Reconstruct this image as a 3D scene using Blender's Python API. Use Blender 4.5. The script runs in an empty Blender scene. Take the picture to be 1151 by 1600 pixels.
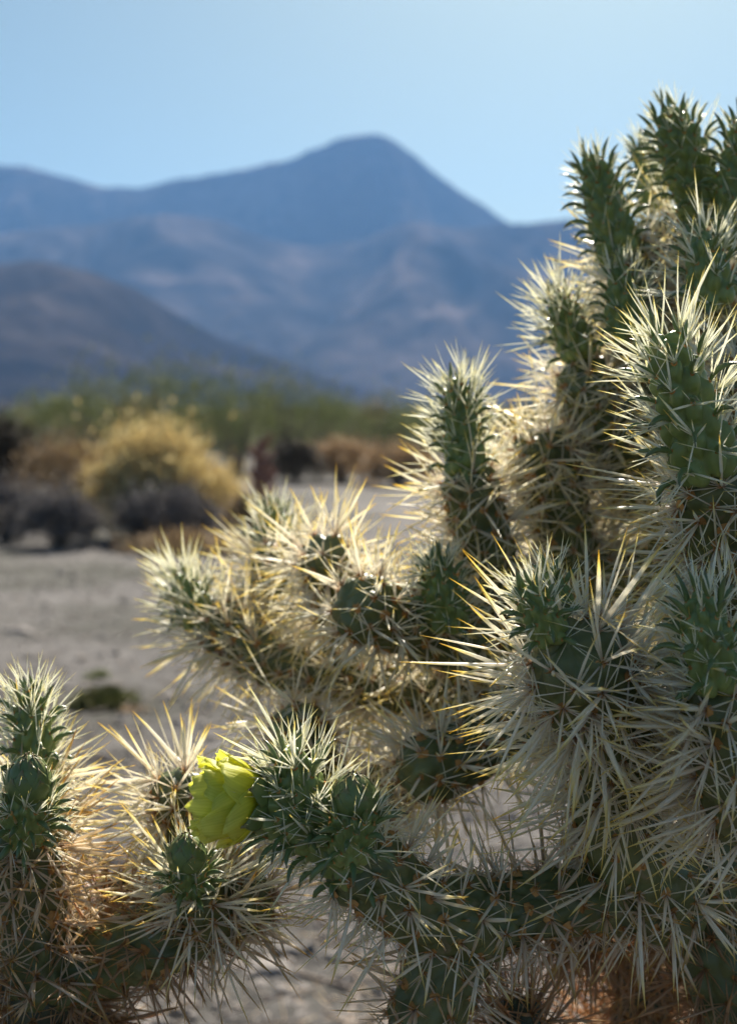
import bpy, math, random
import numpy as np
from mathutils import Vector, noise as mnoise

# ------------------------------------------------------------------ camera, sky, sun
scene = bpy.context.scene
COL = scene.collection
F = 1900.0                       # focal length in photo pixels (photo 1151 x 1600)
PITCH = math.radians(-3.3)
CAM = np.array([0.0, 0.0, 0.9])
cam_d = bpy.data.cameras.new('camera'); cam = bpy.data.objects.new('camera', cam_d); COL.objects.link(cam)
cam.location = CAM; cam.rotation_euler = (math.pi/2 + PITCH, 0, 0)
cam_d.sensor_fit = 'VERTICAL'; cam_d.sensor_height = 36.0; cam_d.lens = 36.0*F/1600.0
cam_d.clip_start = 0.05; cam_d.clip_end = 40000
cam_d.dof.use_dof = True; cam_d.dof.focus_distance = 0.465; cam_d.dof.aperture_fstop = 9.5
scene.camera = cam

SUN_AZ, SUN_EL = math.radians(13), math.radians(42)      # azimuth from the view axis towards the right
world = bpy.data.worlds.new('World'); scene.world = world; world.use_nodes = True
wn = world.node_tree; wn.nodes.clear()
sky = wn.nodes.new('ShaderNodeTexSky'); sky.sky_type = 'NISHITA'; sky.sun_disc = False
sky.sun_elevation = SUN_EL; sky.sun_rotation = SUN_AZ
sky.air_density = 1.0; sky.dust_density = 9.0; sky.ozone_density = 0.0; sky.altitude = 2500
bg = wn.nodes.new('ShaderNodeBackground'); bg.inputs[1].default_value = 0.0300
wo = wn.nodes.new('ShaderNodeOutputWorld')
wb = wn.nodes.new('ShaderNodeMix'); wb.data_type = 'RGBA'; wb.blend_type = 'MULTIPLY'; wb.inputs[0].default_value = 1.0; wb.inputs[7].default_value = (.85, 1.0, .81, 1)   # white balance of the sky light
wn.links.new(sky.outputs[0], wb.inputs[6]); wn.links.new(wb.outputs[2], bg.inputs[0]); wn.links.new(bg.outputs[0], wo.inputs[0])
sd = bpy.data.lights.new('sun', 'SUN'); sd.energy = 5.0; sd.angle = math.radians(0.5); sd.color = (1.0, 0.92, 0.80)
sun = bpy.data.objects.new('sun', sd); COL.objects.link(sun)
svec = Vector((math.sin(SUN_AZ)*math.cos(SUN_EL), math.cos(SUN_AZ)*math.cos(SUN_EL), math.sin(SUN_EL)))
sun.rotation_euler = svec.to_track_quat('Z', 'Y').to_euler()
scene.view_settings.view_transform = 'Standard'; scene.view_settings.look = 'None'
scene.view_settings.exposure = 1.6; scene.view_settings.gamma = 1.0
scene.render.engine = 'CYCLES'
scene.cycles.max_bounces = 12; scene.cycles.transparent_max_bounces = 8; scene.cycles.volume_bounces = 1
scene.cycles.use_denoising = True

FW = np.array([0, math.cos(PITCH), math.sin(PITCH)]); UPV = np.array([0, -math.sin(PITCH), math.cos(PITCH)])
def P(px, py, D):
    return CAM + FW*D + np.array([1.0, 0, 0])*((px-575.5)/F*D) + UPV*((800-py)/F*D)
def on_ground(px, D):            # a point of the ground seen in column px at distance D
    p = P(px, 0, D); y = math.cos(PITCH)*D
    return np.array([p[0], y, 0.0])
def elev(px, py, Y):             # height of what is seen at (px,py) when it stands at world distance Y
    d = P(px, py, 1.0) - CAM
    return CAM[2] + d[2]/d[1]*Y, d[0]/d[1]*Y
rng = np.random.default_rng(7)

# ------------------------------------------------------------------ materials
def new_mat(name):
    m = bpy.data.materials.new(name); m.use_nodes = True; nt = m.node_tree; nt.nodes.clear()
    out = nt.nodes.new('ShaderNodeOutputMaterial'); return m, nt, out
def N(nt, t, **kw):
    n = nt.nodes.new(t)
    for k, v in kw.items():
        if k in n.inputs: n.inputs[k].default_value = v
        else: setattr(n, k, v)
    return n
def ramp(nt, stops, fac=None):
    r = nt.nodes.new('ShaderNodeValToRGB'); e = r.color_ramp.elements
    while len(e) > 1: e.remove(e[-1])
    e[0].position = stops[0][0]; e[0].color = (*stops[0][1], 1)
    for p, c in stops[1:]:
        x = e.new(p); x.color = (*c, 1)
    if fac is not None: nt.links.new(fac, r.inputs[0])
    return r
def mixc(nt, fac, a, b, mode='MIX'):
    m = nt.nodes.new('ShaderNodeMix'); m.data_type = 'RGBA'; m.blend_type = mode
    for s, v in ((0, fac), (6, a), (7, b)):
        if hasattr(v, 'is_linked') or hasattr(v, 'links'): nt.links.new(v, m.inputs[s])
        else: m.inputs[s].default_value = (*v, 1) if isinstance(v, tuple) else v
    return m.outputs[2]
def leafy(name, colour_fn, rough=0.5, trans=0.35, spec=0.5, tint=None):
    """reflecting + light-passing thin material"""
    m, nt, out = new_mat(name)
    c = colour_fn(nt)
    p = N(nt, 'ShaderNodeBsdfPrincipled', Roughness=rough); p.inputs['Specular IOR Level'].default_value = spec
    nt.links.new(c, p.inputs['Base Color'])
    t = nt.nodes.new('ShaderNodeBsdfTranslucent')
    tc = mixc(nt, 1.0, c, tint, 'MULTIPLY') if tint else c
    nt.links.new(tc, t.inputs[0])
    mx = N(nt, 'ShaderNodeMixShader', Fac=trans)
    nt.links.new(p.outputs[0], mx.inputs[1]); nt.links.new(t.outputs[0], mx.inputs[2]); nt.links.new(mx.outputs[0], out.inputs[0])
    return m
def attr_tr(nt):
    a = N(nt, 'ShaderNodeAttribute', attribute_name='tr'); s = nt.nodes.new('ShaderNodeSeparateColor')
    nt.links.new(a.outputs['Color'], s.inputs[0]); return s.outputs[0], s.outputs[1]
def spine_col(pale, mid, base, tip, yellow):
    def f(nt):
        t, r = attr_tr(nt)
        a = ramp(nt, [(0, base), (.10, mid), (.35, pale), (.66, pale), (.82, yellow), (1, tip)], t)
        b = ramp(nt, [(0, base), (.2, mid), (.55, yellow), (1, tip)], t)
        rr = ramp(nt, [(0, (0, 0, 0)), (.45, (.08, .08, .08)), (1, (.25, .25, .25))], r)
        return mixc(nt, rr.outputs[0], a.outputs[0], b.outputs[0])
    return f
M = {}
M['spine'] = leafy('spine_sheath', spine_col((.93, .92, .88), (.88, .82, .75), (.58, .36, .24), (.86, .64, .10), (.94, .87, .52)), .28, .68, .6, (1, .97, .88))
M['spine_white'] = leafy('young_spine', spine_col((.93, .93, .88), (.86, .86, .72), (.58, .55, .32), (.86, .72, .24), (.93, .91, .68)), .3, .68, .6, (1, .99, .92))
M['spine_old'] = leafy('old_shaded_spine', spine_col((.58, .42, .26), (.46, .29, .15), (.24, .11, .05), (.42, .22, .05), (.50, .32, .11)), .4, .45, .4, (1, .72, .36))  # old lower spines, with shade of the lower plant put into the colour
M['spine_tan'] = leafy('tan_spine', spine_col((.84, .79, .71), (.74, .63, .52), (.34, .18, .10), (.52, .30, .05), (.66, .50, .18)), .35, .6, .5, (1, .90, .70))  # tan spines, darker than the plain sheath
M['wool'] = leafy('areole_wool', lambda nt: ramp(nt, [(0, (.32, .15, .05)), (1, (.62, .33, .12))], attr_tr(nt)[1]).outputs[0], .9, .15, .1)
def stem_mat(name, a, b, c, rough=.42):
    m, nt, out = new_mat(name)
    tc = nt.nodes.new('ShaderNodeTexCoord')
    n1 = N(nt, 'ShaderNodeTexNoise', Scale=38.0, Detail=5.0); nt.links.new(tc.outputs['Object'], n1.inputs[0])
    n2 = N(nt, 'ShaderNodeTexNoise', Scale=420.0, Detail=6.0, Roughness=.7); nt.links.new(tc.outputs['Object'], n2.inputs[0])
    col = ramp(nt, [(.32, a), (.68, b)], n1.outputs[0]).outputs[0]
    sp = ramp(nt, [(.60, (0, 0, 0)), (.72, (.6, .6, .6))], n2.outputs[0]).outputs[0]
    col = mixc(nt, sp, col, c)
    n3 = N(nt, 'ShaderNodeTexNoise', Scale=95.0, Detail=7.0, Roughness=.65, Distortion=.6); nt.links.new(tc.outputs['Object'], n3.inputs[0])
    cork = ramp(nt, [(.60, (0, 0, 0)), (.66, (.7, .7, .7))], n3.outputs[0]).outputs[0]; col = mixc(nt, cork, col, (.19, .15, .085) if rough > .4 else (.17, .22, .08))
    p = N(nt, 'ShaderNodeBsdfPrincipled', Roughness=rough); nt.links.new(col, p.inputs['Base Color'])
    p.inputs['Subsurface Weight'].default_value = .12; p.inputs['Subsurface Radius'].default_value = (.002, .004, .001)
    p.inputs['Subsurface Scale'].default_value = .5
    bp = N(nt, 'ShaderNodeBump', Strength=.25, Distance=.0006); nt.links.new(n2.outputs[0], bp.inputs['Height']); nt.links.new(bp.outputs[0], p.inputs['Normal'])
    nt.links.new(p.outputs[0], out.inputs[0]); return m
M['stem'] = stem_mat('mature_stem_skin', (.080, .095, .034), (.135, .150, .050), (.24, .21, .12), .45)
M['shoot'] = stem_mat('young_shoot_skin', (.135, .185, .052), (.20, .255, .075), (.24, .27, .12), .38)
M['dark_stem'] = stem_mat('old_stem_skin', (.05, .065, .035), (.10, .09, .05), (.16, .12, .08), .7)
M['leaf'] = leafy('awl_leaf', lambda nt: ramp(nt, [(0, (.17, .24, .075)), (.7, (.12, .175, .065)), (1, (.12, .10, .05))], attr_tr(nt)[0]).outputs[0], .32, .18, .6)
M['sepal'] = leafy('bud_scale', lambda nt: ramp(nt, [(0, (.105, .165, .045)), (.75, (.12, .165, .05)), (1, (.24, .17, .08))], attr_tr(nt)[0]).outputs[0], .38, .12, .5)
M['petal'] = leafy('petal', lambda nt: ramp(nt, [(0, (.60, .66, .06)), (.4, (.93, .90, .08)), (1, (.96, .95, .36))], attr_tr(nt)[0]).outputs[0], .45, .72, .3)
nt = M['petal'].node_tree; pn = next(n for n in nt.nodes if n.type == 'BSDF_PRINCIPLED')
t_, r_ = attr_tr(nt); cb = nt.nodes.new('ShaderNodeCombineXYZ'); nt.links.new(t_, cb.inputs[0]); nt.links.new(r_, cb.inputs[1])
mp = nt.nodes.new('ShaderNodeMapping'); mp.inputs['Scale'].default_value = (1.2, 26, 1); nt.links.new(cb.outputs[0], mp.inputs[0])
nz = N(nt, 'ShaderNodeTexNoise', Scale=1.0, Detail=4.0); nt.links.new(mp.outputs[0], nz.inputs[0])
bp = N(nt, 'ShaderNodeBump', Strength=.5, Distance=.0006); nt.links.new(nz.outputs[0], bp.inputs['Height']); nt.links.new(bp.outputs[0], pn.inputs['Normal'])
old = pn.inputs['Base Color'].links[0].from_socket; vc = mixc(nt, ramp(nt, [(.35, (.35, .35, .35)), (.6, (0, 0, 0))], nz.outputs[0]).outputs[0], old, (.50, .55, .02))
for l in list(old.links): nt.links.new(vc, l.to_socket) if l.to_node.type in ('BSDF_PRINCIPLED', 'BSDF_TRANSLUCENT') else None
M['stamen'] = leafy('stamen', lambda nt: ramp(nt, [(0, (.5, .55, .1)), (1, (.8, .6, .1))], attr_tr(nt)[0]).outputs[0], .5, .3)
def bark_mat(name, a, b, scale=60.):
    m, nt, out = new_mat(name); tc = nt.nodes.new('ShaderNodeTexCoord')
    n1 = N(nt, 'ShaderNodeTexNoise', Scale=scale, Detail=6.0); nt.links.new(tc.outputs['Object'], n1.inputs[0])
    c = ramp(nt, [(.3, a), (.7, b)], n1.outputs[0]).outputs[0]
    p = N(nt, 'ShaderNodeBsdfPrincipled', Roughness=.9); nt.links.new(c, p.inputs['Base Color'])
    bp = N(nt, 'ShaderNodeBump', Strength=.6, Distance=.004); nt.links.new(n1.outputs[0], bp.inputs['Height']); nt.links.new(bp.outputs[0], p.inputs['Normal'])
    nt.links.new(p.outputs[0], out.inputs[0]); return m
M['bark'] = bark_mat('bark', (.06, .035, .02), (.20, .12, .07))
M['stone'] = bark_mat('stone', (.12, .11, .105), (.24, .21, .19), 12.)
M['twig'] = bark_mat('twig_bark', (.10, .08, .07), (.20, .16, .13), 30.)
M['deadwood'] = bark_mat('dead_wood', (.16, .07, .05), (.32, .17, .12), 20.)
def fol(name, a, b, trans=.35):
    return leafy(name, lambda nt: ramp(nt, [(0, a), (1, b)], attr_tr(nt)[1]).outputs[0], .6, trans, .3)
M['f_gold'] = fol('straw_foliage', (.56, .44, .22), (.90, .82, .55), .6)
M['f_dark'] = fol('grey_foliage', (.12, .11, .11), (.27, .25, .25), .3)
M['f_black'] = fol('dark_foliage', (.035, .03, .022), (.09, .07, .05), .15)
M['f_green'] = fol('creosote_foliage', (.19, .22, .10), (.38, .40, .21), .5)
M['f_tan'] = fol('tan_foliage', (.30, .21, .12), (.50, .38, .22), .4)
M['f_orange'] = fol('rust_foliage', (.40, .30, .19), (.62, .49, .34), .5)
M['f_tuft'] = fol('tuft_foliage', (.09, .12, .03), (.20, .17, .07), .3)

# ------------------------------------------------------------------ mesh helpers
def mesh_obj(name, verts, faces, mat, parent=None, origin=None, tr=None, smooth=True):
    """verts (n,3) world coordinates; faces (m,k) array or list of such arrays"""
    verts = np.asarray(verts, float)
    if origin is None: origin = verts.mean(0) if parent is not None else np.array([verts[:, 0].mean(), verts[:, 1].mean(), verts[:, 2].min()])
    me = bpy.data.meshes.new(name)
    fl = faces if isinstance(faces, list) else [faces]
    me.vertices.add(len(verts)); me.vertices.foreach_set('co', (verts-origin).astype(np.float32).ravel())
    li = np.concatenate([f.ravel() for f in fl]).astype(np.int32)
    sizes = np.concatenate([np.full(len(f), f.shape[1]) for f in fl])
    me.loops.add(len(li)); me.loops.foreach_set('vertex_index', li)
    me.polygons.add(len(sizes)); me.polygons.foreach_set('loop_start', np.concatenate([[0], np.cumsum(sizes)[:-1]]).astype(np.int32))
    if tr is not None:
        a = me.attributes.new('tr', 'FLOAT_COLOR', 'POINT'); c = np.ones((len(verts), 4), np.float32); c[:, :2] = tr
        a.data.foreach_set('color', c.ravel())
    me.update(calc_edges=True); me.validate()
    me.polygons.foreach_set('use_smooth', np.full(len(me.polygons), smooth)); me.update()
    me.materials.append(mat)
    o = bpy.data.objects.new(name, me); COL.objects.link(o)
    if parent is not None:
        o.parent = parent; po = np.array(parent['_o']) if '_o' in parent else np.zeros(3)
        o.location = origin - po
    else: o.location = origin
    o['_o'] = [float(x) for x in origin]
    return o
def thing(name, label, cat, loc, group=None):
    o = bpy.data.objects.new(name, None); COL.objects.link(o); o.location = loc; o.empty_display_size = .1
    o['_o'] = [float(x) for x in loc]; o['label'] = label; o['category'] = cat
    if group: o['group'] = group
    return o
def tag(o, label, cat, group=None):
    o['label'] = label; o['category'] = cat
    if group: o['group'] = group
    return o
def unit(v): return v/np.maximum(np.linalg.norm(v, axis=-1, keepdims=True), 1e-12)
def blades(B, D0, D1, L, W, prof, ns=4, flat=.45, rnd=None, ref=None):
    """tapered curved blades; returns verts, faces, tr"""
    n = len(B); nr = len(prof); B = np.asarray(B, float)
    if ref is None: ref = unit(rng.normal(size=(n, 3)))
    if rnd is None: rnd = rng.random(n)
    V = np.zeros((n, nr, ns, 3)); T = np.zeros((n, nr, ns, 2)); c = B.copy()
    for i in range(nr):
        t = i/(nr-1); d = unit(D0*(1-t)+D1*t)
        if i: c = c + unit(D0*(1-t+.5/(nr-1))+D1*(t-.5/(nr-1)))*(L/(nr-1))[:, None]
        s = unit(np.cross(d, ref)); u = np.cross(s, d)
        for k in range(ns):
            a = 2*math.pi*k/ns
            V[:, i, k] = c + (W*prof[i])[:, None]*(math.cos(a)*s + flat*math.sin(a)*u)
        T[:, i, :, 0] = t; T[:, i, :, 1] = rnd[:, None]
    i, k = np.meshgrid(np.arange(nr-1), np.arange(ns), indexing='ij'); k2 = (k+1) % ns
    q = np.stack([i*ns+k, i*ns+k2, (i+1)*ns+k2, (i+1)*ns+k], -1).reshape(-1, 4)
    faces = (q[None]+(np.arange(n)*nr*ns)[:, None, None]).reshape(-1, 4)
    return V.reshape(-1, 3), faces, T.reshape(-1, 2)
def catmull(pts, n):
    p = [np.array(x, float) for x in pts]
    if len(p) == 2: return np.array([p[0]*(1-t)+p[1]*t for t in np.linspace(0, 1, n)])
    p = [2*p[0]-p[1]] + p + [2*p[-1]-p[-2]]; out = []; m = len(p)-3
    for t in np.linspace(0, m, n):
        i = min(int(t), m-1); u = t-i; a, b, c, d = p[i:i+4]
        out.append(.5*((2*b)+(-a+c)*u+(2*a-5*b+4*c-d)*u*u+(-a+3*b-3*c+d)*u**3))
    return np.array(out)
class Tube:
    """surface of revolution about a curve with rounded ends"""
    def __init__(s, pts, r, cap_t, cap_b, taper=0.0, pw=2.0):
        s.c = catmull(pts, 60); seg = np.linalg.norm(np.diff(s.c, axis=0), axis=1); s.s = np.concatenate([[0], np.cumsum(seg)]); s.L = s.s[-1]
        t = unit(np.gradient(s.c, axis=0)); s.t = t; n = np.zeros_like(t)
        a = np.array([.3, .9, .2]); n[0] = unit(np.cross(t[0], a))
        for i in range(1, 60): n[i] = unit(n[i-1]-t[i]*np.dot(n[i-1], t[i]))
        s.n = n; s.b = np.cross(t, n); s.r = r; s.ct = cap_t; s.cb = cap_b; s.tp = taper; s.pw = pw; s.ph = random.random()*6
    def R(s, x):
        et = np.clip((s.L-x)/s.ct, 0, 1); eb = np.clip(x/s.cb, 0, 1)
        f = (1-(1-et)**s.pw)**(1/s.pw)*(1-(1-eb)**2.5)**.4
        return s.r*f*(1-s.tp*x/s.L)*(1+.05*np.sin(x/s.r*1.1+s.ph))
    def pos(s, x, th, off=0.):
        f = lambda A: np.stack([np.interp(x, s.s, A[:, k]) for k in range(3)], -1)
        c, n, b = f(s.c), f(s.n), f(s.b); R = s.R(x)+off
        return c + R[..., None]*(np.cos(th)[..., None]*n+np.sin(th)[..., None]*b)
    def axis(s, x): return unit(np.stack([np.interp(x, s.s, s.t[:, k]) for k in range(3)], -1))
    def normal(s, x, th):
        e = s.L*1e-3; x0 = np.clip(x-e, 1e-6, s.L-2*e); a = s.pos(x0+2*e, th)-s.pos(x0, th)
        rad = unit(s.pos(x, th, .01)-s.pos(x, th)); a = unit(a)
        nn = rad - a*np.sum(rad*a, -1, keepdims=True)
        return unit(nn)
    def areoles(s, a, x0=.06, x1=.985, crowd=0.):
        X, T = [], []; x = s.L*x0; k = rng.integers(0, 99)
        while x < s.L*x1:
            X.append(x); T.append(k*2.399963+rng.normal()*.05); k += 1
            x += a*a*.9*(1-crowd*(x/s.L)**2)**2/(2*math.pi*max(float(s.R(np.array(x))), .28*s.r))
        return np.array(X), np.array(T)
def body(tube, X, T, a, amp, nu, step, stretch=.45):
    nv = max(16, int(tube.L/step)); x = np.linspace(0, 1, nv); x = (x - .06*np.sin(2*math.pi*x))*tube.L
    x[0] = tube.L*1e-4; x[-1] = tube.L*(1-1e-4)
    th = np.linspace(0, 2*math.pi, nu, endpoint=False); XX, TT = np.meshgrid(x, th, indexing='ij')
    V = tube.pos(XX, TT).reshape(-1, 3); Nn = tube.normal(XX, TT).reshape(-1, 3); ax = tube.axis(XX).reshape(-1, 3)
    C = tube.pos(np.clip(X-.22*a, 1e-4, tube.L), T)
    d = V[:, None]-C[None]; al = np.einsum('vkc,vc->vk', d, ax); dd = np.sqrt(np.maximum((d**2).sum(-1)-(1-stretch)*al**2, 0))
    dd.sort(axis=1); g = np.clip((dd[:, 1]-dd[:, 0])/(.62*a), 0, 1); h = amp*(1-(1-g)**2.2)
    V = V + Nn*(h-amp*.55)[:, None]
    i, k = np.meshgrid(np.arange(nv-1), np.arange(nu), indexing='ij'); k2 = (k+1) % nu
    q = np.stack([i*nu+k, i*nu+k2, (i+1)*nu+k2, (i+1)*nu+k], -1).reshape(-1, 4)
    return V, [q, np.arange(nu)[::-1].reshape(1, -1), (np.arange(nu)+(nv-1)*nu).reshape(1, -1)]
def blobs(C, Nn, r, flat=.6):
    """small fuzzy cushions"""
    n = len(C); ns, nr = 7, 4; V = np.zeros((n, nr, ns, 3)); ref = unit(np.cross(Nn, rng.normal(size=(n, 3)))); u = np.cross(ref, Nn)
    for i in range(nr):
        p = i/(nr-1)*math.pi/2
        for k in range(ns):
            a = 2*math.pi*k/ns; j = (r*(1+rng.normal(size=n)*.16))[:, None]
            V[:, i, k] = C + j*(math.cos(p)*(math.cos(a)*ref+math.sin(a)*u)+flat*math.sin(p)*Nn)
    i, k = np.meshgrid(np.arange(nr-1), np.arange(ns), indexing='ij'); k2 = (k+1) % ns
    q = np.stack([i*ns+k, i*ns+k2, (i+1)*ns+k2, (i+1)*ns+k], -1).reshape(-1, 4)
    T = np.zeros((n, nr*ns, 2)); T[:, :, 1] = rng.random(n)[:, None]
    return V.reshape(-1, 3), (q[None]+(np.arange(n)*nr*ns)[:, None, None]).reshape(-1, 4), T.reshape(-1, 2)
def join(parts):
    V, Fs, T, o = [], [], [], 0
    for v, f, t in parts:
        V.append(v); T.append(t); Fs.append(f+o); o += len(v)
    return np.concatenate(V), np.concatenate(Fs), np.concatenate(T)
def tilt(Nn, ax, ang, az):
    """direction at angle ang from Nn, azimuth az measured from the axis direction"""
    a = unit(ax-Nn*np.sum(ax*Nn, -1, keepdims=True)); b = np.cross(Nn, a)
    return unit(np.cos(ang)[:, None]*Nn+np.sin(ang)[:, None]*(np.cos(az)[:, None]*a+np.sin(az)[:, None]*b))

SP = [.55, .95, 1.0, .72, .06]
def mature(plant, pts, rpx, name='stem_segment', mat='stem', smat='spine', dens=1.0, slen=1.0, cap=.95, x0=.08, wide=1.0, fine=True):
    W = [P(*p) for p in pts]; Dm = np.mean([p[2] for p in pts]); r = .94*rpx*Dm/F
    tb = Tube(W, r, cap*r, .7*r); a = .0128*(r/.0165)**.5
    X, T = tb.areoles(a, x0=x0, x1=.992, crowd=.32)
    V, Fc = body(tb, X, T, a, .19*r, 60 if fine else 40, .0017 if fine else .003)
    seg = mesh_obj(name, V, Fc, M[mat], plant, origin=W[0])
    A = tb.pos(X, T, .02*r); Nn = tb.normal(X, T); ax = tb.axis(X)
    A = tb.pos(X, T) + Nn*(.045*r)
    wv = blobs(A-Nn*.0006, Nn, np.full(len(A), .0022)*(1+rng.normal(size=len(A))*.18))
    # glochids
    idx = np.repeat(np.arange(len(A)), 9); n = len(idx)
    d = tilt(Nn[idx], ax[idx], np.abs(rng.normal(size=n))*.6, rng.random(n)*6.28)
    gl = blades(A[idx]+rng.normal(size=(n, 3))*.0006, d, d, rng.uniform(.002, .0045, n), np.full(n, .00022), [1, .7, .1], 3, 1.)
    v, f, t = join([wv, gl]); mesh_obj('areole_wool', v, f, M['wool'], seg, tr=t)
    # spines: strong sheathed centrals and thinner radials
    cid = np.repeat(np.arange(len(A)), rng.poisson(4.4*dens, len(A))); n = len(cid)
    ang = np.clip(np.abs(rng.normal(size=n))*.62, 0, 1.35); d = tilt(Nn[cid], ax[cid]*1., ang, rng.random(n)*6.28)
    d = unit(d+.12*ax[cid]); d2 = unit(d+rng.normal(size=(n, 3))*.07)
    Lc = slen*rng.uniform(.022, .041, n)*np.where(rng.random(n) < .12, 1.2, 1.); Wc = wide*rng.uniform(.00045, .00088, n)
    Lc = np.where(rng.random(n) < .10, Lc*rng.uniform(.4, .75, n), Lc)
    c = blades(A[cid], d, d2, Lc, Wc, SP, 4, .5)
    rid = np.repeat(np.arange(len(A)), rng.poisson(6.8*dens, len(A))); m = len(rid)
    ang = rng.uniform(.75, 1.5, m); e = tilt(Nn[rid], ax[rid], ang, rng.random(m)*6.28)
    e2 = unit(e+rng.normal(size=(m, 3))*.08)
    rr = blades(A[rid], e, e2, slen*rng.uniform(.010, .025, m), wide*rng.uniform(.00022, .00048, m), [.8, 1, .7, .08], 3, .8, rnd=rng.random(m)*.7)
    v, f, t = join([c, rr]); mesh_obj('spines', v, f, M[smat], seg, tr=t)
    return tb
def shoot(plant, pts, rpx, spiny=.5, leafl=1.0, a=.0088, curl=1.0, name='young_shoot', amp=.36, taper=.22, tipcap=1.9, top_leaves=1.0):
    W = [P(*p) for p in pts]; Dm = np.mean([p[2] for p in pts]); r = rpx*Dm/F*1.0
    r *= .88; tb = Tube(W, r, tipcap*r, .8*r, taper, 1.8); X, T = tb.areoles(a, x0=.07, x1=.99, crowd=.5)
    V, Fc = body(tb, X, T, a, amp*r, 60, .0013, .38)
    seg = mesh_obj(name, V, Fc, M['shoot'], plant, origin=W[0])
    Nn = tb.normal(X, T); ax = tb.axis(X); fr = X/tb.L; A = tb.pos(X, T)+Nn*(amp*r*.42)[..., None] if False else tb.pos(X, T)+Nn*(amp*r*.4)
    # awl leaves: stand up along the stem, arch outwards
    n = len(A); up = fr**2.6
    k = rng.random(n) < .8+.2*fr
    a0 = .80+.35*up; a1 = -.85*curl*(1-up)+.95*up+rng.normal(size=n)*.16
    z = rng.normal(size=n)*.25
    D0 = tilt(Nn, ax, a0, z); D1 = tilt(Nn, ax, a1, z*1.5)
    L = leafl*rng.uniform(.0090, .0132, n)*(1-.3*up**2); Wd = rng.uniform(.0011, .0015, n)*(1-.3*up)
    bl = blades((A-Nn*.0004)[k], D0[k], D1[k], L[k], Wd[k], [.62, .95, 1., .85, .55, .08], 7, .85)
    mesh_obj('leaves', bl[0], bl[1], M['leaf'], seg, tr=bl[2])
    wv = blobs(A-Nn*.0007, Nn, np.full(n, .0011)); idx = np.repeat(np.arange(n), 5); m = len(idx)
    d = tilt(Nn[idx], ax[idx], rng.uniform(0, 1., m), rng.normal(size=m))
    gl = blades(A[idx], d, d, rng.uniform(.0015, .004, m), np.full(m, .0002), [1, .7, .1], 3, 1.)
    cnt = rng.poisson(2.0+6.5*spiny*(.6+.6*fr)); idx = np.repeat(np.arange(n), cnt); m = len(idx)
    ang = np.clip(.55+rng.normal(size=m)*.42, 0, 1.35); d = tilt(Nn[idx], ax[idx], ang, rng.normal(size=m)*.9)
    d = unit(d+ax[idx]*.35*fr[idx][:, None]); d2 = unit(d+rng.normal(size=(m, 3))*.06)
    Ls = rng.uniform(.008, .018, m)*(.8+.7*spiny)*(1-.12*fr[idx]); big = rng.random(m) < .22*spiny; Ls = np.where(big, Ls*1.45, Ls)
    Ws = np.where(big, .00044, .00025)*rng.uniform(.75, 1.2, m)*(.75+.4*spiny)
    s = blades(A[idx], d, d2, Ls, Ws, SP, 4, .6, rnd=rng.random(m)*(.75))
    v, f, t = join([s, gl]); mesh_obj('spines', v, f, M['spine_white'], seg, tr=t)
    v, f, t = wv; mesh_obj('areole_wool', v, f, M['wool'], seg, tr=t)
    return tb
def frame_of(axis):
    axis = unit(np.array(axis, float)); a = unit(np.cross(axis, np.array([.2, .3, .9]))); return axis, a, np.cross(axis, a)
def petal_mesh(B, ax, phi, rho, zz, width, rip=.0006, ragged=.1, seed=0, off=0.):
    ax, e1, e2 = frame_of(ax); nu, nv = 11, 13; V = []; T = []
    rs = np.random.default_rng(seed)
    p1, p2, p3 = rs.random(3)*6; lean = rs.normal()*.1
    for j in range(nv):
        v = j/(nv-1)
        for i in range(nu):
            u = i/(nu-1)*2-1
            # outline: obovate, blunt, slightly ragged end
            vv = v*(1-.16*abs(u)**2.2*v) + (ragged*.09*math.sin(4*u+p1)+ragged*.06*math.sin(9*u+p2))*v**3
            r_ = rho(min(max(vv, 0), 1.05))+off; w = width(min(max(v, 0), 1)); x = u*w
            th = phi + x/max(r_, .004)+lean*v
            rr = r_ + rip*v*math.sin(5*u+p3+3*v) + .12*abs(x)*0 + rip*1.2*v*v*math.sin(11*u+p1)
            V.append(B+ax*zz(vv)+(e1*math.cos(th)+e2*math.sin(th))*rr); T.append((vv, i/(nu-1)))
    i, j = np.meshgrid(np.arange(nu-1), np.arange(nv-1), indexing='ij'); q = np.stack([j*nu+i, j*nu+i+1, (j+1)*nu+i+1, (j+1)*nu+i], -1).reshape(-1, 4)
    return np.array(V), q, np.clip(np.array(T), 0, 1)
def solid(o, th):
    m = o.modifiers.new('thickness', 'SOLIDIFY'); m.thickness = th; m.offset = 0
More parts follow.
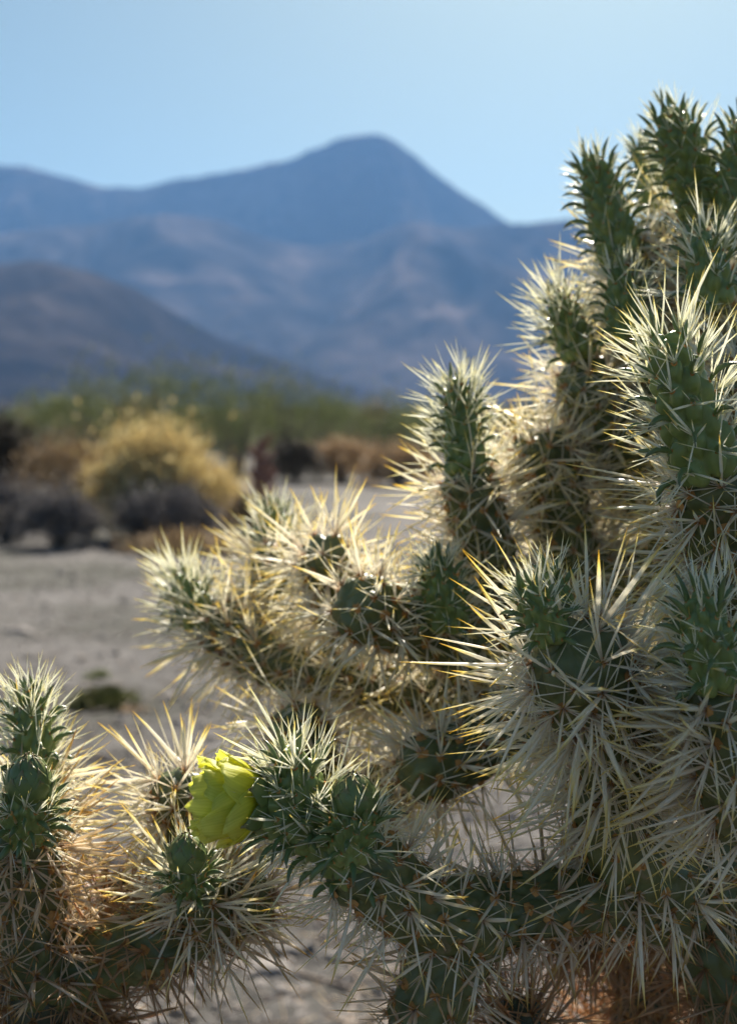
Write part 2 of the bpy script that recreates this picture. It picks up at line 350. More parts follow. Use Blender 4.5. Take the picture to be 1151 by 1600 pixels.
def flower(plant, base, tip, diam, name='flower'):
    B = P(*base); E = P(*tip); L = np.linalg.norm(E-B); ax = (E-B)/L; R = diam/2
    o = bpy.data.objects.new(name, None); COL.objects.link(o); o.empty_display_size = .01; o.parent = plant; o.location = B-np.array(plant['_o']); o['_o'] = [float(x) for x in B]
    o['label'] = 'yellow cup-shaped bloom facing sideways'
    sd_ = 0
    for n, Rf, Lf, w, ph in ((5, 1.04, .74, .0098, 0.), (6, .96, .92, .0098, .5), (6, .80, 1.04, .0090, .2), (5, .55, 1.02, .0078, .7)):
        for k in range(n):
            sd_ += 1; q = np.random.default_rng(sd_+40); Rk = R*Rf*q.uniform(.9, 1.08); Lk = L*Lf*q.uniform(.76, 1.08)
            rho = lambda v, Rk=Rk: .0035+(Rk-.0035)*(math.sin(min(v, 1)*math.pi*.5)**.75)+(.0012*max(0, v-.8)/.2)
            v, f, t = petal_mesh(B, ax, ph+k*2*math.pi/n+q.normal()*.08, rho, lambda v, Lk=Lk: Lk*(v**1.15), lambda v, w=w: w*(.28+.95*math.sin(math.pi*min(.93, v**.85*.80))**.9), seed=sd_, ragged=.55, off=q.normal()*.0006, rip=.0007)
            p = mesh_obj('petal', v, f, M['petal'], o, tr=t); solid(p, .00035)
    for k in range(5):
        rho = lambda v: .0062+(R*.98-.0045)*(math.sin(min(v, 1)*math.pi*.36)**.8)
        Lk = L*(.40 if k % 2 else .28)
        v, f, t = petal_mesh(B-ax*.001, ax, k*2.4, rho, lambda v, Lk=Lk: Lk*v, lambda v: .0042*(.5+.9*math.sin(math.pi*min(1, .15+v*.85)))*(1-v**3*.85), seed=100+k, ragged=0, rip=.0003, off=.0006)
        p = mesh_obj('sepal', v, f, M['sepal'], o, tr=t); solid(p, .0005)
    n = 70; ax_, e1, e2 = frame_of(ax); th = rng.random(n)*6.28; s = rng.random(n)*.5
    d = unit(ax_[None]+s[:, None]*(np.cos(th)[:, None]*e1+np.sin(th)[:, None]*e2))
    b = blades(np.repeat(B[None], n, 0)+ax*.003, d, unit(d+ax_*.3), rng.uniform(.010, .015, n), np.full(n, .00045), [.6, .6, .6, 1.6, 1.6, .5], 5, 1.)
    mesh_obj('stamens', b[0], b[1], M['stamen'], o, tr=b[2])
def bud(plant, base, tip, rpx, name='flower_bud'):
    B = P(*base); E = P(*tip); L = np.linalg.norm(E-B); ax = (E-B)/L; R = rpx*base[2]/F
    tb = Tube([B, B+(E-B)*.5, E], R*.93, R*1.15, R*1.0); nu, nv = 24, 16
    X, TT = np.meshgrid(np.linspace(.001, .9995, nv)*tb.L, np.linspace(0, 2*math.pi, nu, endpoint=False), indexing='ij'); V = tb.pos(X, TT).reshape(-1, 3)
    i, k = np.meshgrid(np.arange(nv-1), np.arange(nu), indexing='ij'); k2 = (k+1) % nu
    q = [np.stack([i*nu+k, i*nu+k2, (i+1)*nu+k2, (i+1)*nu+k], -1).reshape(-1, 4), (np.arange(nu)+(nv-1)*nu).reshape(1, -1)]
    o = mesh_obj(name, V, q, M['sepal'], plant, origin=B, tr=np.full((len(V), 2), .5))
    sid = random.randint(0, 999)
    for row, (n, v0, v1) in enumerate(((5, .0, .62), (6, .05, .82), (6, .2, .97), (5, .42, 1.04))):
        for k in range(n):
            sid += 1; off = R*(.13-.025*row)
            def rho(v, v0=v0, v1=v1):
                x = min(max(v0+(v1-v0)*v, .0), 1.0); return max(R*.03, R*math.sin(math.pi*min(.985, .17+x*.82))**.66)
            v, f, t = petal_mesh(B, ax, row*.55+k*2*math.pi/n+rng.normal()*.1, rho, lambda v, v0=v0, v1=v1: L*(v0+(v1-v0)*v), lambda v: R*.66*math.sin(math.pi*min(1, .16+v*.84))**.7+.0001, seed=sid, ragged=0, rip=R*.02, off=off*1.0)
            p = mesh_obj('bud_scale', v, f, M['sepal'], o, tr=t); solid(p, .0005)
    return o

# ------------------------------------------------------------------ ground
def ground_z(x, y):
    x = np.asarray(x, float); y = np.asarray(y, float)
    return .02*np.sin(x*1.7+1.3*np.sin(y*.9))*np.sin(y*1.3+.5) + .03*np.sin(x*.31+2)*np.sin(y*.27) - .02
def build_ground():
    r = np.concatenate([[0.05], np.geomspace(.3, 5800, 320)]); th = np.linspace(0, 2*math.pi, 240, endpoint=False)
    R_, T_ = np.meshgrid(r, th, indexing='ij'); x = R_*np.sin(T_); y = R_*np.cos(T_)
    z = ground_z(x, y)*np.clip(60/np.maximum(R_, 1), 0, 1)
    rr = np.random.default_rng(3); n = R_.shape
    near = R_ < 14
    zz = np.array([mnoise.noise(Vector((a*4.2, b*4.2, 0)))*.012+mnoise.noise(Vector((a*17, b*17, 4)))*.006 for a, b in zip(x[near], y[near])]); z[near] += zz
    V = np.stack([x, y, z], -1).reshape(-1, 3); nu = 240; nv = len(r)
    i, k = np.meshgrid(np.arange(nv-1), np.arange(nu), indexing='ij'); k2 = (k+1) % nu
    q = np.stack([i*nu+k, (i+1)*nu+k, (i+1)*nu+k2, i*nu+k2], -1).reshape(-1, 4)
    m, nt, out = new_mat('desert_sand'); tc = nt.nodes.new('ShaderNodeTexCoord')
    n1 = N(nt, 'ShaderNodeTexNoise', Scale=1.3, Detail=8.0, Roughness=.6); n2 = N(nt, 'ShaderNodeTexNoise', Scale=14.0, Detail=8.0, Roughness=.7)
    n3 = N(nt, 'ShaderNodeTexVoronoi', Scale=55.0); n4 = N(nt, 'ShaderNodeTexNoise', Scale=.55, Detail=6.0)
    for a in (n1, n2, n3, n4): nt.links.new(tc.outputs['Object'], a.inputs['Vector'])
    c = ramp(nt, [(.3, (.086, .082, .082)), (.7, (.142, .137, .137))], n1.outputs[0]).outputs[0]
    c2 = ramp(nt, [(.40, (.055, .05, .048)), (.54, (.23, .215, .208))], n2.outputs[0]).outputs[0]; c = mixc(nt, .5, c, c2)
    c3 = ramp(nt, [(0, (.34, .32, .31)), (.25, (.12, .11, .105))], n3.outputs[0]).outputs[0]; c = mixc(nt, .22, c, c3)
    c4 = ramp(nt, [(.38, (.48, .50, .44)), (.54, (1.0, 1.0, 1.0))], n4.outputs[0]).outputs[0]; c = mixc(nt, 1., c, c4, 'MULTIPLY')
    p = N(nt, 'ShaderNodeBsdfPrincipled', Roughness=.95); p.inputs['Specular IOR Level'].default_value = .15; nt.links.new(c, p.inputs['Base Color'])
    bp = N(nt, 'ShaderNodeBump', Strength=1.0, Distance=.045); nt.links.new(n2.outputs[0], bp.inputs['Height']); nt.links.new(bp.outputs[0], p.inputs['Normal'])
    nt.links.new(p.outputs[0], out.inputs[0])
    o = mesh_obj('desert_ground', V, q, m, origin=np.zeros(3)); o['kind'] = 'structure'
    # twigs and straw lying about
    n = 1500; R2 = np.exp(rng.uniform(math.log(1.3), math.log(14), n)); a = rng.uniform(-.45, .4, n); gx, gy = R2*np.sin(a), R2*np.cos(a)
    d = unit(rng.normal(size=(n, 3))*[1, 1, .12]); q = np.stack([gx, gy, ground_z(gx, gy)+.008], -1)
    v, f, t = blades(q, d, unit(d+rng.normal(size=(n, 3))*.2), rng.uniform(.03, .16, n), rng.uniform(.0015, .005, n), [1, 1, .8, .4], 4, 1.)
    g = mesh_obj('twig_litter', v, f, M['twig'], origin=np.zeros(3), tr=t); g['kind'] = 'stuff'
    # gravel strewn over the sand: nobody could count it
    n = 14000; R2 = np.exp(rng.uniform(math.log(1.2), math.log(16), n)); a = rng.uniform(-.45, .4, n); gx, gy = R2*np.sin(a), R2*np.cos(a)
    C = np.stack([gx, gy, ground_z(gx, gy)], -1); up = np.tile([0., 0., 1.], (n, 1))
    v, f, t = blobs(C, unit(up+rng.normal(size=(n, 3))*.25), np.clip(rng.lognormal(math.log(.006), .65, n), 0, .008+.0035*R2), .7)
    g = mesh_obj('gravel', v, f, M['stone'], origin=np.zeros(3), tr=t); g['kind'] = 'stuff'
build_ground()

# ------------------------------------------------------------------ mountains
def fbm(x, y, o=5, s=0.):
    v, a, f = 0., 1., 1.
    for _ in range(o): v += a*mnoise.noise(Vector((x*f, y*f, s))); a *= .5; f *= 2.03
    return v
def rfbm(x, y, o=5, s=0.):
    v, a, f = 0., 1., 1.
    for _ in range(o): v += a*(1-2*abs(mnoise.noise(Vector((x*f, y*f, s))))); a *= .5; f *= 2.07
    return v
def mountain(name, Y0, depth, back, sil, cols, seed, spur=.30, nx=380, ny=130, scale=900.):
    px = np.array([s[0] for s in sil], float); py = np.array([s[1] for s in sil], float)
    V = np.zeros((ny, nx, 3)); gx = np.linspace(px[0], px[-1], nx); gp = np.interp(gx, px, py)
    k = np.hanning(5); k /= k.sum(); gp = np.convolve(np.pad(gp, 2, mode='edge'), k, 'valid')
    for i in range(nx):
        H, X = elev(gx[i], gp[i], Y0)
        for j in range(ny):
            t = -1+j/(ny-1)*(1+back/depth)                       # -1 foot .. 0 crest .. back
            y = Y0+t*depth
            if t <= 0: h = H*((1+t)**1.25*.72+.28*(1+t)**3)
            else: h = H*max(0, 1-t*depth/back)**1.2
            e = (4*max(0, (1+t))*max(0, -t) if t < 0 else 0)
            ww = rfbm(X/scale+fbm(y/scale/1.5, X/scale, 3, seed)*.25, y/scale*.45, 6, seed+3)
            n_ = spur*H*(ww-.45)*(e**.6)*.5+(fbm(X/130, y/130, 4, seed)*.012*H)*(1+t if t < 0 else 1)
            V[j, i] = (X, y, h+n_-2)
    i, j = np.meshgrid(np.arange(nx-1), np.arange(ny-1), indexing='ij'); q = np.stack([j*nx+i, j*nx+i+1, (j+1)*nx+i+1, (j+1)*nx+i], -1).reshape(-1, 4)
    m, nt, out = new_mat(name+'_rock'); tc = nt.nodes.new('ShaderNodeTexCoord')
    n1 = N(nt, 'ShaderNodeTexNoise', Scale=.0035, Detail=9.0, Roughness=.62); nt.links.new(tc.outputs['Object'], n1.inputs[0])
    c = ramp(nt, [(.40, cols[0]), (.52, cols[1]), (.64, cols[2])], n1.outputs[0]).outputs[0]
    p = N(nt, 'ShaderNodeBsdfPrincipled', Roughness=.95); p.inputs['Specular IOR Level'].default_value = 0; nt.links.new(c, p.inputs['Base Color'])
    nt.links.new(p.outputs[0], out.inputs[0])
    o = mesh_obj(name, V.reshape(-1, 3), q, m, origin=np.array([0., Y0, 0.])); o['kind'] = 'structure'
rock = ((.022, .020, .022), (.045, .038, .037), (.11, .086, .078))
mountain('mountain', 4600, 1500, 900, [(-700, 330), (-450, 300), (-200, 268), (0, 258), (60, 268), (110, 283), (150, 294), (210, 297), (260, 290), (330, 272), (400, 258), (470, 243), (510, 222), (540, 212), (590, 203), (620, 216), (660, 245), (690, 270), (730, 300), (770, 330), (810, 352), (870, 372), (1000, 395), (1300, 420), (1700, 460)], rock, 1.7)
mountain('mountain', 3700, 1500, 700, [(-700, 430), (-400, 400), (-200, 380), (0, 372), (100, 364), (200, 346), (280, 340), (350, 352), (420, 375), (500, 388), (560, 375), (620, 358), (700, 353), (800, 352), (900, 348), (1000, 352), (1151, 362), (1400, 350), (1800, 420)], rock, 5.1, .42)
mountain('mountain', 2000, 900, 500, [(-700, 450), (-300, 405), (-100, 410), (0, 416), (70, 413), (150, 430), (220, 456), (290, 498), (350, 530), (420, 552), (520, 590), (600, 618), (700, 648), (850, 668), (1100, 660), (1500, 640)], ((.012, .011, .013), (.028, .023, .023), (.060, .049, .046)), 9.3, .45, scale=500.)

# ------------------------------------------------------------------ background shrubs
def shrub(name, label, cat, px, D, wpx, hpx, fm, n=2600, leaf=.03, tm='twig', group=None, upright=.4, shell=.5, open_=0., ntw=60, seed=1, aspect=.85, leafw=.35):
    g = np.random.default_rng(seed); c = on_ground(px, D); c[2] = float(ground_z(c[0], c[1]))-.02 if D < 30 else -.02
    w = wpx*D/F/2; h = hpx*D/F; o = thing(name, label, cat, c, group)
    # clumpy crown: sub-clusters inside an ellipsoid half
    k = max(9, int(ntw*.6)); th = g.random(k)*6.28; rr = np.sqrt(g.random(k))*.88; zz = np.sqrt(np.maximum(0, 1-rr**2))*np.where(g.random(k) < .75, .88, g.uniform(.3, .8, k))
    cl = np.stack([rr*np.cos(th)*w, rr*np.sin(th)*w*aspect, zz*h*g.uniform(.85, 1., k)], -1)
    ci = g.integers(0, k, n); sc = np.array([w*.13, w*.13, h*.10])*g.uniform(.6, 2.1, (k, 1))[ci]
    p = cl[ci]+g.normal(size=(n, 3))*sc*(1-open_*.4); p[:, 2] = np.abs(p[:, 2])
    d = unit(unit(p-np.array([0, 0, h*.1]))*.8+g.normal(size=(n, 3))*.6+np.array([0, 0, upright]))
    L = leaf*g.uniform(.5, 1.5, n)
    v, f, t = blades(c+p, d, unit(d+g.normal(size=(n, 3))*.2), L, L*leafw*.5, [.5, 1, .1], 3, .4, rnd=g.random(n), ref=unit(g.normal(size=(n, 3))))
    mesh_obj('foliage', v, f, M[fm], o, origin=c, tr=t)
    B = np.stack([g.normal(size=k)*w*.07, g.normal(size=k)*w*.07, np.zeros(k)], -1)
    vec = cl-B; Lk = np.linalg.norm(vec, axis=1); u = unit(vec); d0 = unit(u+np.array([0, 0, .5])); d1 = unit(2*u-d0)
    v, f, t = blades(c+B, d0, d1, Lk, np.full(k, max(.006, w*.016)), [1, .8, .6, .45, .25], 5, 1., rnd=g.random(k))
    mesh_obj('branches', v, f, M[tm], o, origin=c, tr=t)
    return o
GC = 'creosote bushes standing along the foot of the mountains'
shrub('shrub', 'large domed straw gold shrub, the tallest and brightest across the sand', 'shrub', 240, 11.6, 180, 168, 'f_gold', 13000, .050, seed=2, ntw=190, leafw=.5, upright=.9)
shrub('shrub', 'low straw gold shrub spreading from the right foot of the large domed one', 'shrub', 318, 11.9, 130, 118, 'f_gold', 4500, .045, seed=3, ntw=60, upright=.8)
shrub('shrub', 'dark grey mound shrub in front of the large gold dome', 'shrub', 262, 10.6, 165, 96, 'f_dark', 9000, .035, seed=4, ntw=110)
shrub('shrub', 'dark grey rounded shrub in front of the gold dome on its left side', 'shrub', 92, 10.3, 120, 90, 'f_dark', 7000, .035, seed=5, ntw=90)
shrub('shrub', 'grey brown shrub at the left edge beside the dark rounded mound', 'shrub', 8, 10.9, 110, 100, 'f_dark', 5000, .04, seed=6, ntw=70)
shrub('shrub', 'dull tan shrub behind the gold dome, near the blackish bush', 'shrub', 118, 14.5, 190, 130, 'f_tan', 7000, .05, seed=7, ntw=90)
shrub('shrub', 'blackish shrub at the left edge below the mountain slope', 'shrub', 5, 15.5, 150, 150, 'f_black', 9000, .06, seed=8, ntw=90)
shrub('shrub', 'rusty orange shrub beyond the strip of open sand, left one of two', 'shrub', 533, 27, 130, 62, 'f_orange', 2600, .12, seed=9, ntw=80)
shrub('shrub', 'pale rusty shrub beyond the open sand, right one of two, nearest the tall cactus', 'shrub', 622, 25, 140, 58, 'f_orange', 2600, .12, seed=10, ntw=80)
shrub('shrub', 'dark low shrub between the dead stalk and the rusty orange shrub', 'shrub', 462, 26, 90, 62, 'f_black', 4000, .08, seed=11, ntw=60)
shrub('dry_brush', 'low tangle of dead brown twigs on the sand before the gold shrub', 'dead brush', 285, 9.9, 190, 36, 'f_tan', 2600, .05, 'deadwood', seed=12, ntw=150, upright=0)
shrub('dry_brush', 'heap of reddish dead twigs around the foot of the dead stalk', 'dead brush', 392, 11.2, 95, 75, 'f_tan', 1300, .05, 'deadwood', seed=13, ntw=170, upright=.3)
cre = [(150, 33, 150, 152, 'green creosote bush rising behind the dull tan shrub'), (235, 31, 150, 172, 'green creosote bush directly above the top of the gold dome'), (60, 36, 150, 110, 'green creosote bush between the blackish shrub and the dull tan one'),
       (305, 35, 150, 170, 'tallest green creosote bush, on the right behind the gold dome'), (372, 30, 130, 150, 'green creosote bush just left of the dead stalk'), (448, 36, 150, 150, 'green creosote bush just right of the dead stalk'),
       (520, 40, 130, 112, 'green creosote bush behind the rusty orange shrub'), (588, 38, 130, 112, 'green creosote bush behind the gap between the two rusty shrubs'), (655, 44, 130, 88, 'low green creosote bush nearest the tall cactus joint')]
for i, (px, D, w, h, lb) in enumerate(cre):
    shrub('creosote_bush', lb, 'bush', px, D, w*1.15, h*1.1, 'f_green', 1600, .13, seed=20+i, ntw=70, open_=.2, upright=.9, group=GC, leafw=.3)
GF = 'bushes far out on the desert flat'
for i, px in enumerate(range(-150, 1350, 62)):
    jx = px+rng.uniform(-20, 20); D = rng.uniform(55, 95)
    shrub('desert_bush', 'small dull green bush far out on the flat below the mountains' if i % 3 else 'small dry tan bush far out on the flat below the mountains', 'bush', jx, D, rng.uniform(90, 130), rng.uniform(45, 75)*1.0+20, 'f_green' if i % 3 else 'f_tan', 1500, .32, seed=50+i, ntw=30, group=GF)
# scrub beyond reads as one band
n = 14000; a = rng.uniform(-.5, .5, n); R2 = rng.uniform(110, 900, n); q = np.stack([R2*np.sin(a), R2*np.cos(a), np.zeros(n)], -1)
v, f, t = blobs(q, np.tile([0., 0., 1.], (n, 1)), rng.uniform(.5, 1.3, n), 1.); s_ = mesh_obj('distant_scrub', v, f, M['f_green'], origin=np.zeros(3), tr=t); s_['kind'] = 'stuff'
# dead stalk
c = on_ground(408, 11.6); dead = thing('dead_cholla', 'dead reddish brown cactus skeleton standing right of the gold shrub', 'dead cactus', c)
pts = [c, c+[.02, 0, .35], c+[-.02, .0, .65], c+[.02, 0, .92]]
cc = catmull(pts, 14); d0 = unit(np.diff(cc, axis=0)); v, f, t = blades(cc[:-1], d0, d0, np.linalg.norm(np.diff(cc, axis=0), axis=1)*1.1, np.full(13, .055), [1, 1.1, 1.0, .7], 7, 1.)
mesh_obj('trunk', v, f, M['deadwood'], dead, origin=c, tr=t)
for k in range(13):
    b = cc[4+k % 9]; a_ = rng.random()*6.28; dd = np.array([[math.cos(a_), math.sin(a_), .6]]); v, f, t = blades(np.array([b]), unit(dd), unit(dd+[[0, 0, 1.2]]), np.array([rng.uniform(.12, .26)]), np.array([.035]), [.8, 1, 1, .8, .2], 7, 1.)
    mesh_obj('branch', v, f, M['deadwood'], dead, tr=t)
# small ground things
shrub('grass_tuft', 'small dark brown and green tuft alone on the pale sand', 'tuft', 160, 4.05, 92, 26, 'f_tuft', 2600, .025, seed=80, ntw=60, upright=.4)
shrub('dry_tuft', 'small patch of rusty dry litter touching the lone tuft', 'tuft', 205, 3.95, 45, 10, 'f_orange', 500, .02, seed=81, ntw=16, upright=0)
shrub('seedling', 'small green seedling on the sand under the upper cactus arm', 'seedling', 345, 2.15, 60, 26, 'f_green', 500, .016, seed=82, ntw=16)
shrub('seedling', 'pale green seedling on the sand below the lower cactus arm', 'seedling', 225, 2.0, 70, 30, 'f_green', 600, .016, seed=83, ntw=16)
shrub('seedling', 'tiny green sprig on the sand beyond the lone tuft', 'seedling', 150, 4.6, 50, 12, 'f_green', 260, .02, seed=84, ntw=12)
for px, D, r, lb in ((26, 5.55, .05, 'dark stone on the sand far beyond the lone tuft'), (415, 2.04, .03, 'dark stone on the sand below the cactus arm with the flower'), (222, 3.0, .028, 'small brown stone on the sand beyond the left cactus'), (395, 6.5, .06, 'flat stone on the sand just above the upper cactus arm')):
    c = on_ground(px, D); c[2] = float(ground_z(c[0], c[1])); v = []; nr, ns = 8, 12
    for i in range(nr+1):
        for k in range(ns):
            p_, a_ = math.pi*i/nr, 2*math.pi*k/ns; dv = Vector((math.sin(p_)*math.cos(a_), math.sin(p_)*math.sin(a_), math.cos(p_)))
            v.append(c+np.array(dv)*r*np.array([1.5, 1.1, .55])*(1+.45*mnoise.noise(dv*1.6+Vector((D, 0, 0)))))
    i, k = np.meshgrid(np.arange(nr), np.arange(ns), indexing='ij'); k2 = (k+1) % ns
    tag(mesh_obj('stone', v, np.stack([i*ns+k, (i+1)*ns+k, (i+1)*ns+k2, i*ns+k2], -1).reshape(-1, 4), M['stone'], smooth=True), lb, 'stone')

# ------------------------------------------------------------------ fallen spines and straw under the cactus
n = 9000; a = rng.random(n)*6.28; R2 = np.abs(rng.normal(size=n))*.42; q = np.stack([.28+R2*np.cos(a), .95+R2*np.sin(a)*1.2, np.zeros(n)], -1); q[:, 2] = ground_z(q[:, 0], q[:, 1])+rng.uniform(.002, .03, n)
d = unit(rng.normal(size=(n, 3))*[1, 1, .3]); v, f, t = blades(q, d, unit(d+rng.normal(size=(n, 3))*.15), rng.uniform(.02, .06, n), np.full(n, .0012), [.6, 1, .6, .1], 3, .6)
li = mesh_obj('straw_litter', v, f, M['spine_tan'], origin=np.zeros(3), tr=t); li['kind'] = 'stuff'
# ------------------------------------------------------------------ the large cholla
random.seed(5)
root = P(1180, 1500, .72); root = np.array([root[0], root[1], -.03])
big = thing('cholla_cactus', 'big cactus with pale yellow spines and one open yellow flower', 'cactus', root)
def pipe(plant, pts, r0, r1, name, mat='bark'):
    c = catmull(pts, 24); tb = Tube(list(pts), r0, r1*.8, r0*.4, taper=1-r1/r0); X, T = tb.areoles(.02); V, Fc = body(tb, X, T, .02, .12*r0, 40, .006); mesh_obj(name, V, Fc, M[mat], plant, origin=np.array(pts[0]))
pipe(big, [root, root+[0, 0, .22], P(1170, 1450, .68), P(1130, 1150, .70)], .042, .026, 'trunk')
m = lambda pts, r, **k: mature(big, pts, r, **k)
s = lambda pts, r, **k: shoot(big, pts, r, **k)
# trunk upper and hidden scaffold
m([(1150, 1330, .66), (1130, 1150, .66), (1090, 960, .68)], 62, dens=.8)
m([(1090, 1000, .70), (1060, 850, .70), (1030, 700, .70)], 52, dens=.7, fine=False)
m([(1170, 1000, .62), (1180, 820, .60), (1150, 640, .60)], 55, dens=.8, fine=False)
m([(1050, 760, .69), (1010, 640, .68), (990, 520, .68)], 48, dens=.8)
m([(1180, 700, .66), (1150, 560, .66), (1120, 400, .65)], 48, dens=.8, fine=False)
m([(1000, 560, .66), (1000, 470, .65), (985, 372, .645)], 42)
m([(1050, 500, .68), (1060, 420, .67), (1070, 330, .67)], 40, fine=False)
# crown shoots against the sky
s([(972, 410, .64), (945, 320, .635), (920, 240, .63)], 37, spiny=.25, a=.0098, leafl=1.15)
s([(1105, 350, .64), (1075, 260, .63), (1038, 165, .62)], 43, spiny=.2, a=.0100, leafl=1.2)
s([(1160, 390, .62), (1158, 290, .61), (1165, 175, .60)], 42, spiny=.2, a=.0100, leafl=1.2)
s([(1025, 330, .70), (1012, 270, .70), (1003, 215, .70)], 26, spiny=.3, a=.0090)
s([(1118, 480, .56), (1105, 420, .555), (1092, 362, .55)], 42, spiny=.8, a=.0105)
s([(985, 530, .61), (975, 470, .605), (965, 415, .60)], 37, spiny=.5, a=.0095)
s([(905, 560, .65), (888, 505, .645), (868, 458, .64)], 36, spiny=1.0, a=.0095)
m([(1000, 790, .69), (955, 690, .67), (900, 560, .655)], 50)
m([(1000, 900, .69), (900, 880, .67), (868, 780, .66), (838, 668, .655)], 52)
# big front shoot on the right and the joint that bears it
s([(1108, 745, .47), (1075, 640, .46), (1035, 520, .45)], 56, spiny=1.0, a=.0118, leafl=1.3, amp=.40)
m([(1175, 1010, .53), (1140, 880, .50), (1108, 715, .475)], 62)
m([(1200, 760, .55), (1190, 660, .54), (1165, 545, .53)], 50, wide=1.1)
# upright joint in the middle with its spiny tip
m([(790, 1010, .66), (765, 900, .64), (728, 725, .62)], 48, dens=.8, slen=.95)
s([(728, 745, .62), (722, 670, .615), (714, 588, .61)], 34, spiny=.75, a=.0092)
# upper arm running to the left
m([(930, 1130, .66), (850, 1090, .66), (720, 1065, .66)], 50)
m([(760, 1080, .66), (640, 1075, .66), (530, 1050, .67)], 47)
m([(575, 1060, .67), (450, 1035, .68), (320, 965, .69)], 48)
s([(322, 978, .69), (300, 940, .69), (272, 896, .69)], 33, spiny=1.0, a=.0090)
m([(440, 1010, .70), (432, 920, .71), (430, 850, .72)], 42)
s([(432, 870, .73), (430, 835, .735), (428, 790, .74)], 36, spiny=.5, a=.0085)
m([(560, 990, .66), (520, 920, .65), (508, 845, .63)], 46)
m([(740, 1010, .63), (640, 975, .60), (535, 938, .575)], 54, slen=.8, dens=.75)
s([(700, 985, .585), (692, 930, .58), (682, 868, .575)], 36, spiny=.45, a=.0082, leafl=.95)
m([(505, 1230, .62), (480, 1170, .61), (452, 1108, .60)], 46, dens=.7)
m([(860, 1090, .60), (740, 1168, .575), (628, 1218, .56)], 54, dens=.6, slen=.85)
m([(560, 1300, .60), (600, 1240, .61), (640, 1215, .61)], 42, fine=False)
# centre front joint facing the viewer
m([(985, 1250, .50), (940, 1120, .475), (885, 1000, .445)], 78, wide=1.2, slen=1.1, dens=1.15)
s([(862, 1000, .445), (845, 965, .44), (818, 918, .435)], 36, spiny=.35, a=.0070, leafl=.8)
s([(878, 960, .47), (862, 915, .47), (848, 885, .47)], 27, spiny=.35, a=.0070, leafl=.8)
# right edge joint with its leafy shoot
m([(1180, 1300, .46), (1150, 1180, .445), (1122, 1050, .435)], 68, wide=1.2, slen=1.1, dens=1.15)
s([(1118, 1080, .43), (1108, 1010, .425), (1090, 925, .42)], 47, spiny=.5, a=.0085, leafl=1.15)
# lower centre
m([(1060, 1400, .52), (985, 1330, .50), (930, 1190, .49)], 66, dens=.75)
m([(1080, 1430, .53), (930, 1400, .51), (730, 1440, .495)], 58, slen=.72, dens=.6, smat='spine_tan')
m([(790, 1440, .50), (660, 1420, .485), (535, 1325, .47)], 66, slen=.78, dens=.62)
m([(1180, 1250, .55), (1120, 1330, .54), (1090, 1440, .53)], 62, smat='spine_tan', dens=.8)
m([(1110, 1360, .56), (1130, 1480, .55), (1190, 1620, .54)], 78, smat='spine_old')
m([(720, 1450, .50), (690, 1530, .50), (640, 1640, .50)], 62, smat='spine_tan', slen=.8, dens=.6)
m([(800, 1700, .53), (812, 1620, .53), (805, 1560, .53)], 42, smat='spine_old', mat='dark_stem')
m([(1010, 1720, .66), (1000, 1600, .66), (1020, 1440, .64)], 46, smat='spine_old', mat='dark_stem', fine=False)
m([(900, 1700, .70), (950, 1620, .70), (1060, 1560, .68)], 46, smat='spine_old', mat='dark_stem', fine=False)
m([(1020, 1420, .62), (930, 1440, .60), (850, 1470, .60)], 46, smat='spine_old', mat='dark_stem', fine=False)
# glowing tangle behind
m([(1000, 1100, .76), (950, 960, .77), (940, 840, .78)], 44, dens=.8, fine=False)
# flower branch
s([(575, 1365, .475), (500, 1300, .465), (425, 1262, .455), (392, 1250, .452)], 52, spiny=.4, a=.0108, leafl=1.1, tipcap=.9, taper=.12)
s([(500, 1320, .465), (478, 1250, .46), (447, 1165, .455)], 50, spiny=.8, a=.0102, leafl=1.15)
flower(big, (414, 1246, .452), (304, 1252, .449), .0305)
s([(545, 1345, .455), (550, 1300, .45), (553, 1255, .447)], 38, spiny=.3, a=.0066, leafl=1.05, tipcap=.6, taper=0, name='bud_stalk')
bud(big, (553, 1268, .447), (552, 1208, .444), 31)

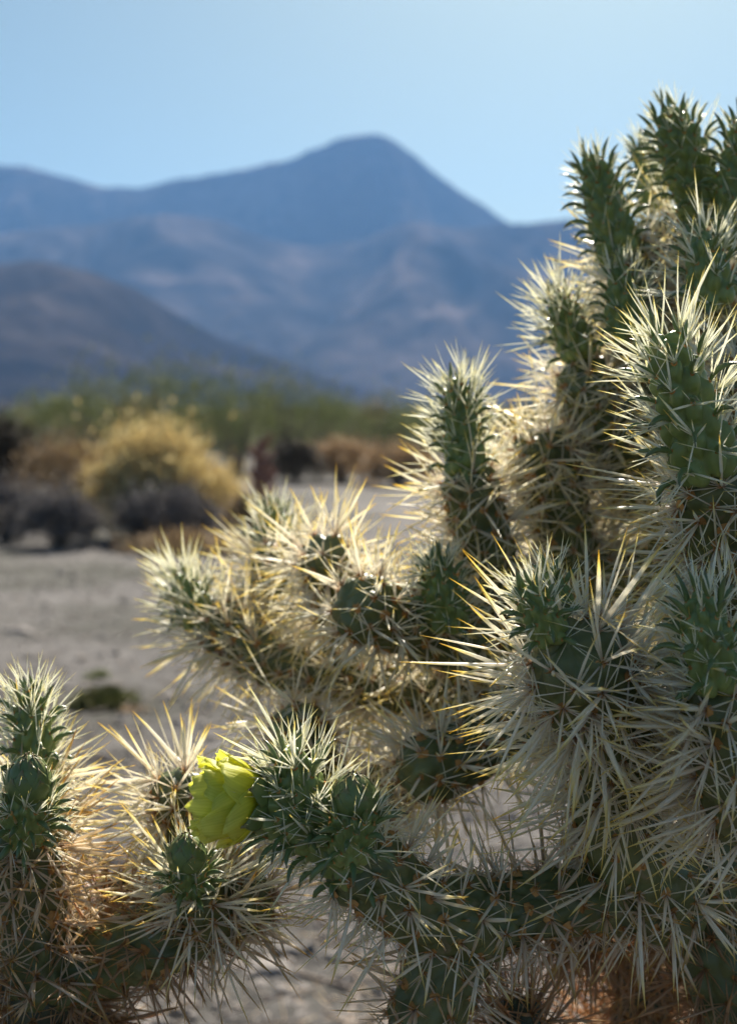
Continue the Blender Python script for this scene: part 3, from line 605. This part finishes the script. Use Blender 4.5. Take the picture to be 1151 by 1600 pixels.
# ------------------------------------------------------------------ the small cholla at the left
root2 = P(70, 1640, .52); root2 = np.array([root2[0], root2[1]+.02, -.03])
small = thing('cholla_cactus', 'lower cactus at the left edge with two closed green buds and no flower', 'cactus', root2)
pipe(small, [root2, root2+[0, 0, .2], P(90, 1800, .55), P(70, 1560, .54)], .034, .022, 'trunk')
m = lambda pts, r, **k: mature(small, pts, r, **k)
s = lambda pts, r, **k: shoot(small, pts, r, **k)
m([(75, 1720, .54), (70, 1620, .535), (55, 1500, .53)], 62, smat='spine_old', mat='dark_stem')
m([(70, 1560, .53), (50, 1420, .52), (35, 1275, .51)], 56, smat='spine_tan', dens=.9)
s([(55, 1215, .535), (52, 1150, .53), (46, 1075, .53)], 36, spiny=.6, a=.0080)
m([(62, 1320, .55), (58, 1260, .54), (55, 1190, .535)], 36, slen=.85, fine=False)
s([(38, 1310, .50), (42, 1270, .49), (45, 1235, .485)], 38, spiny=.35, a=.0066, leafl=1.0, tipcap=.6, taper=0, name='bud_stalk')
bud(small, (45, 1245, .485), (46, 1180, .480), 31)
m([(20, 1560, .54), (180, 1490, .53), (300, 1450, .52)], 62, smat='spine_old', mat='stem', slen=.75, dens=.6)
m([(270, 1470, .53), (340, 1430, .525), (420, 1385, .52)], 50, smat='spine_tan', slen=.9, dens=.8)
m([(345, 1440, .52), (318, 1410, .51), (300, 1372, .50)], 44, dens=1.2)
s([(302, 1395, .50), (297, 1370, .495), (293, 1345, .49)], 34, spiny=.4, a=.0064, leafl=.9, tipcap=.6, taper=0, name='bud_stalk')
bud(small, (294, 1356, .487), (291, 1303, .484), 27)
m([(335, 1420, .57), (300, 1320, .56), (272, 1205, .55)], 46)
m([(150, 1640, .56), (110, 1600, .55), (20, 1570, .55)], 60, smat='spine_old', mat='dark_stem', fine=False)
m([(190, 1500, .60), (175, 1430, .60), (185, 1370, .60)], 24, smat='spine_old', mat='dark_stem', fine=False, slen=.7)

# ------------------------------------------------------------------ air between here and the mountains
hz = bpy.data.meshes.new('haze'); X0, X1, Y0, Y1, Z0, Z1 = -5900, 5900, -5900, 5900, -6, 1260
hz.from_pydata([(x, y, z) for x in (X0, X1) for y in (Y0, Y1) for z in (Z0, Z1)], [], [(0, 1, 3, 2), (4, 6, 7, 5), (0, 4, 5, 1), (2, 3, 7, 6), (0, 2, 6, 4), (1, 5, 7, 3)])
ho = bpy.data.objects.new('haze', hz); COL.objects.link(ho); ho['kind'] = 'stuff'
hm, nt, out = new_mat('haze_air'); pv = nt.nodes.new('ShaderNodeVolumePrincipled')
pv.inputs['Color'].default_value = (.22, .46, .92, 1); pv.inputs['Density'].default_value = .000088; pv.inputs['Anisotropy'].default_value = .1
nt.links.new(pv.outputs[0], out.inputs['Volume']); hz.materials.append(hm)
for o in bpy.data.objects:
    if '_o' in o: del o['_o']
